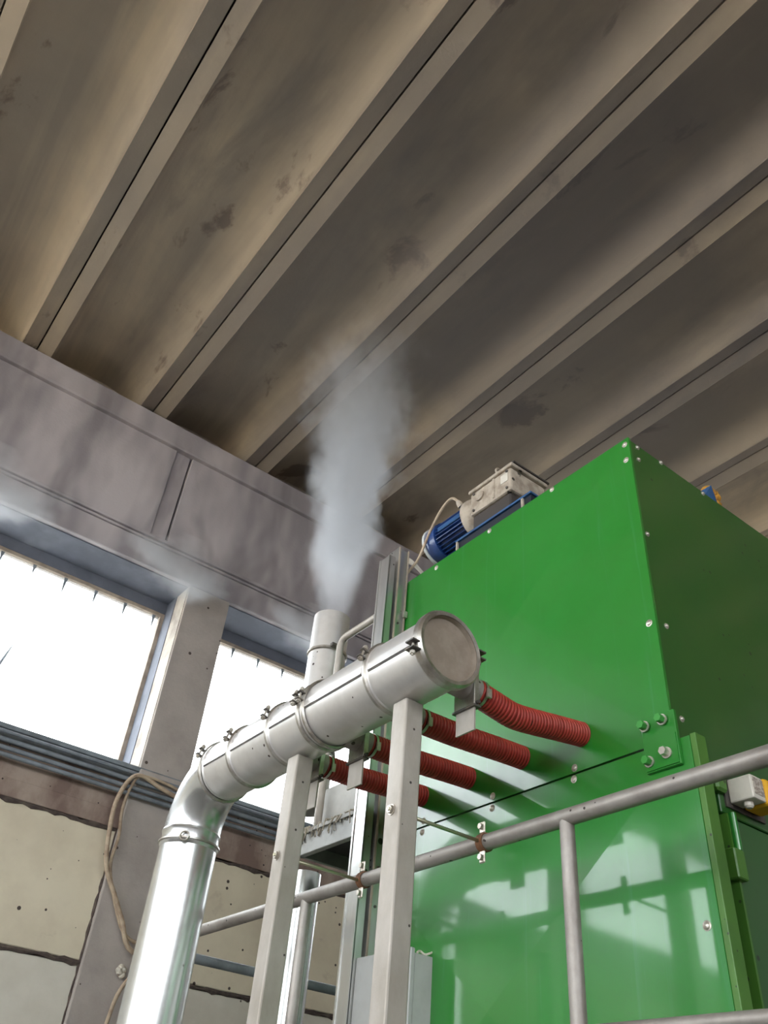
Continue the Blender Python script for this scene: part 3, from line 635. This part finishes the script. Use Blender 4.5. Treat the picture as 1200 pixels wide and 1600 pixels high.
obj('lip', MB().box(2.034, 2.044, 2.858, 2.862, ZD, 2.655).box(2.092, 2.100, 2.858, 2.862, ZD, 2.655), 'frame_beige', sc)
for z in (2.2, 1.03, .88): obj('screw', MB().hexnut((2.068, 2.872, z), (0, -1, 0), .006, .005), 'steel_dark', sc)
obj('spacer', MB().box(2.016, 2.034, 2.89, 2.92, 1.2, 1.25).box(2.016, 2.034, 2.89, 2.92, 2.3, 2.35), 'steel_dark', sc)
obj('fixing_clip', MB().box(2.100, 2.110, 2.86, 2.885, 2.235, 2.27).box(2.085, 2.106, 2.845, 2.86, 2.235, 2.27), 'bolt_zinc', sc)
bt = MB().tube([(1.997, 2.945, 2.243)]+[(1.997, 3.22+.05*math.sin(a), 2.193+.05*math.cos(a)) for a in [PI/2*k/8 for k in range(9)]]+[(1.997, 3.27, 1.264)], .019, 16)
tag(obj('bent_tube', bt, 'post_steel'), 'bent pale steel tube rail between the stack and the strut channels', 'tube')
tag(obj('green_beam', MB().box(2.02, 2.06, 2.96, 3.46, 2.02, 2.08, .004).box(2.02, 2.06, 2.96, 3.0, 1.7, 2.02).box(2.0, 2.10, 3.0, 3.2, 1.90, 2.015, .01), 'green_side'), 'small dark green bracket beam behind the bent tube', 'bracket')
eb = thing('electrical_box', (2.05, 2.7, ZD), 'light grey electrical cabinet fixed to the machine low behind the nearer post', 'cabinet')
obj('body', MB().box(2.015, 2.108, 2.535, 2.855, .10, .668, .003), 'cabinet_grey', eb)
obj('door', MB().box(1.994, 2.013, 2.530, 2.860, .10, .682, .003), 'cabinet_grey', eb)
obj('top_debris', MB().tube(bez([(2.03, 2.54, .671), (2.05, 2.55, .68), (2.07, 2.545, .672), (2.10, 2.54, .684)]), [.004]*25, 6), 'fibre', eb)

# ================================================================== CABLES ON THE WALL
cn = ['topmost', 'second from top', 'third from top', 'lowest']
for i, z in enumerate((2.41, 2.352, 2.296, 2.248)):
    tag(obj('conduit', MB().tube([(XA+.5, YW-.085, z), (XR-.1, YW-.085, z)], .017 if i else .014, 10), 'conduit_grey'), cn[i]+' dark conduit running along the wall under the windows', 'conduit', 'conduits under the windows')
yc = 6.335
c1 = MB().tube(bez([(2.62, yc, 2.30), (2.40, yc, 2.345), (2.20, yc, 2.395), (2.11, yc, 2.33), (2.06, yc, 2.15), (2.07, yc, 1.95), (2.12, yc, 1.70), (2.24, yc, 1.52), (2.35, yc, 1.36), (2.40, yc, 1.26), (2.46, yc, 1.20), (2.56, yc, 1.19), (2.72, yc, 1.25)]), .017, 10)
tag(obj('wall_cable', c1, 'cable_beige'), 'thick beige cable hanging in a loop beside the concrete column', 'cable', 'beige cables at the column')
c2 = MB().tube(bez([(2.62, yc+.02, 2.36), (2.45, yc+.02, 2.40), (2.21, yc+.015, 2.40), (2.15, yc+.02, 2.30), (2.13, yc+.02, 2.12), (2.16, yc+.02, 1.92), (2.16, yc+.02, 1.70), (2.28, yc+.02, 1.45), (2.40, yc+.02, 1.29), (2.55, yc+.02, 1.26), (2.72, yc+.02, 1.32)]), .012, 10)
tag(obj('wall_cable', c2, 'cable_beige'), 'thin beige cable hanging just inside the thick looped cable', 'cable', 'beige cables at the column')
c3 = MB().tube(bez([(2.62, yc, 1.16), (2.53, yc, 1.07), (2.45, yc, .93), (2.42, yc, .75), (2.40, yc, .5), (2.38, yc, 0)]), .014, 10)
tag(obj('wall_cable', c3, 'cable_beige'), 'beige cable dropping from the column foot to the bottom edge', 'cable', 'beige cables at the column')
fl = MB()
for k in range(5): fl.lathe([(0, -.02), (.022, -.01), (.026, .004), (.012, .02), (0, .022)], (2.44+.02*math.sin(k*2), 6.37, 1.09-.012*k), (math.sin(k), 0, 1), 9)
tag(obj('foam_lump', fl, 'cable_white'), 'small cream foam lump stuck on the lower column edge', 'foam')

# ================================================================== STEAM
def steam(name, body):
    mt = bpy.data.materials.new(name); mt.use_nodes = True
    nt = mt.node_tree; N = nt.nodes; L = nt.links; N.remove(N['Principled BSDF'])
    pv = N.new('ShaderNodeVolumePrincipled'); pv.inputs['Color'].default_value = (.76, .775, .80, 1); pv.inputs['Anisotropy'].default_value = .25
    L.new(pv.outputs[0], N['Material Output'].inputs['Volume'])
    tc = N.new('ShaderNodeTexCoord')
    def M(op, a, b=None, c=None):
        q = N.new('ShaderNodeMath'); q.operation = op
        for i, v in enumerate((a, b, c)):
            if v is None: continue
            if isinstance(v, (int, float)): q.inputs[i].default_value = v
            else: L.new(v, q.inputs[i])
        return q.outputs[0]
    def R(s_, a, b, c=0., d=1., smooth=True):
        q = N.new('ShaderNodeMapRange'); q.interpolation_type = 'SMOOTHSTEP' if smooth else 'LINEAR'
        L.new(s_, q.inputs[0])
        for i, v in enumerate((a, b, c, d)): q.inputs[i+1].default_value = v
        return q.outputs[0]
    def NO(scale, stretch, det=4):
        mp = N.new('ShaderNodeMapping'); mp.inputs['Scale'].default_value = stretch; L.new(tc.outputs['Object'], mp.inputs[0])
        n = N.new('ShaderNodeTexNoise'); n.inputs['Scale'].default_value = scale; n.inputs['Detail'].default_value = det; L.new(mp.outputs[0], n.inputs['Vector'])
        return n.outputs[0]
    sp = N.new('ShaderNodeSeparateXYZ'); L.new(tc.outputs['Object'], sp.inputs[0])
    body(M, R, NO, sp, pv, L)
    MATS[name] = mt
def plume(M, R, NO, sp, pv, L):
    z = sp.outputs[2]
    rr = M('SQRT', M('ADD', M('MULTIPLY', sp.outputs[0], sp.outputs[0]), M('MULTIPLY', sp.outputs[1], sp.outputs[1])))
    rad = M('MULTIPLY_ADD', M('POWER', M('MAXIMUM', z, 0), .8), .185, .10)
    q = M('DIVIDE', rr, rad)
    n1 = NO(4.2, (1, 1, .6), 6); n2 = NO(13, (1, 1, .7), 4)
    amp = R(z, 0, .6, .15, 1.0)
    q = M('ADD', q, M('MULTIPLY', M('SUBTRACT', n1, .5), M('MULTIPLY', amp, 1.6)))
    q = M('ADD', q, M('MULTIPLY', M('SUBTRACT', n2, .5), M('MULTIPLY', amp, .7)))
    edge = R(q, .45, 1.0, 1, 0)
    fade = M('MULTIPLY', M('POWER', R(z, .5, 2.7, 1, 0, False), 1.6), R(z, -.05, .75, .16, 1))
    L.new(M('MULTIPLY', M('MULTIPLY', edge, fade), 8.5), pv.inputs['Density'])
steam('steam_volume', plume)
hgt = 3.3
pm = MB().lathe([(0, .0)]+[(.135+.30*h_, h_) for h_ in (.0, .4, .9, 1.5, 2.2, 2.9, hgt)]+[(0, hgt)], (SX, SY, SZ+.002), (0, 0, 1), 24)
tag(obj('steam_plume', pm, 'steam_volume', origin=(SX, SY, SZ)), 'white steam plume rising from the stack pipe towards the ceiling', 'steam', kind='stuff')
def wisp_mat(name, a, b, c, dens, seed):
    def f(M, R, NO, sp, pv, L):
        ex = M('POWER', M('DIVIDE', sp.outputs[0], a), 2.0); ey = M('POWER', M('DIVIDE', sp.outputs[1], b), 2.0); ez = M('POWER', M('DIVIDE', sp.outputs[2], c), 2.0)
        d = M('SQRT', M('ADD', M('ADD', ex, ey), ez))
        n = NO(2.6+seed*.3, (.8, 1, 1.5), 5)
        d = M('ADD', d, M('MULTIPLY', M('SUBTRACT', n, .5), 2.2))
        L.new(M('MULTIPLY', R(d, .25, .9, 1, 0), dens), pv.inputs['Density'])
    steam(name, f)
wl_ = [((.25, 6.13, 4.15), (.95, .27, .42), 4.0, 'drifting steam wisp at the left picture edge above the window'),
       ((2.0, 6.13, 4.16), (.75, .27, .38), 4.0, 'drifting steam wisp over the top of the concrete column'),
       ((3.35, 6.13, 4.12), (.58, .26, .30), 3.6, 'drifting steam wisp above the right window beside the stack')]
for i, (c, rad, dn, lb) in enumerate(wl_):
    nm = 'wisp_volume_%d' % i; wisp_mat(nm, rad[0]*.9, rad[1]*.9, rad[2]*.9, dn, i)
    b = MB(); bmesh.ops.create_icosphere(b.bm, subdivisions=3, radius=1.0)
    for v_ in b.bm.verts: v_.co = Vector((c[0]+v_.co.x*rad[0], c[1]+v_.co.y*rad[1], c[2]+v_.co.z*rad[2]))
    tag(obj('steam_wisp', b, nm, origin=c), lb, 'steam', 'steam wisps under the lintel', kind='stuff')
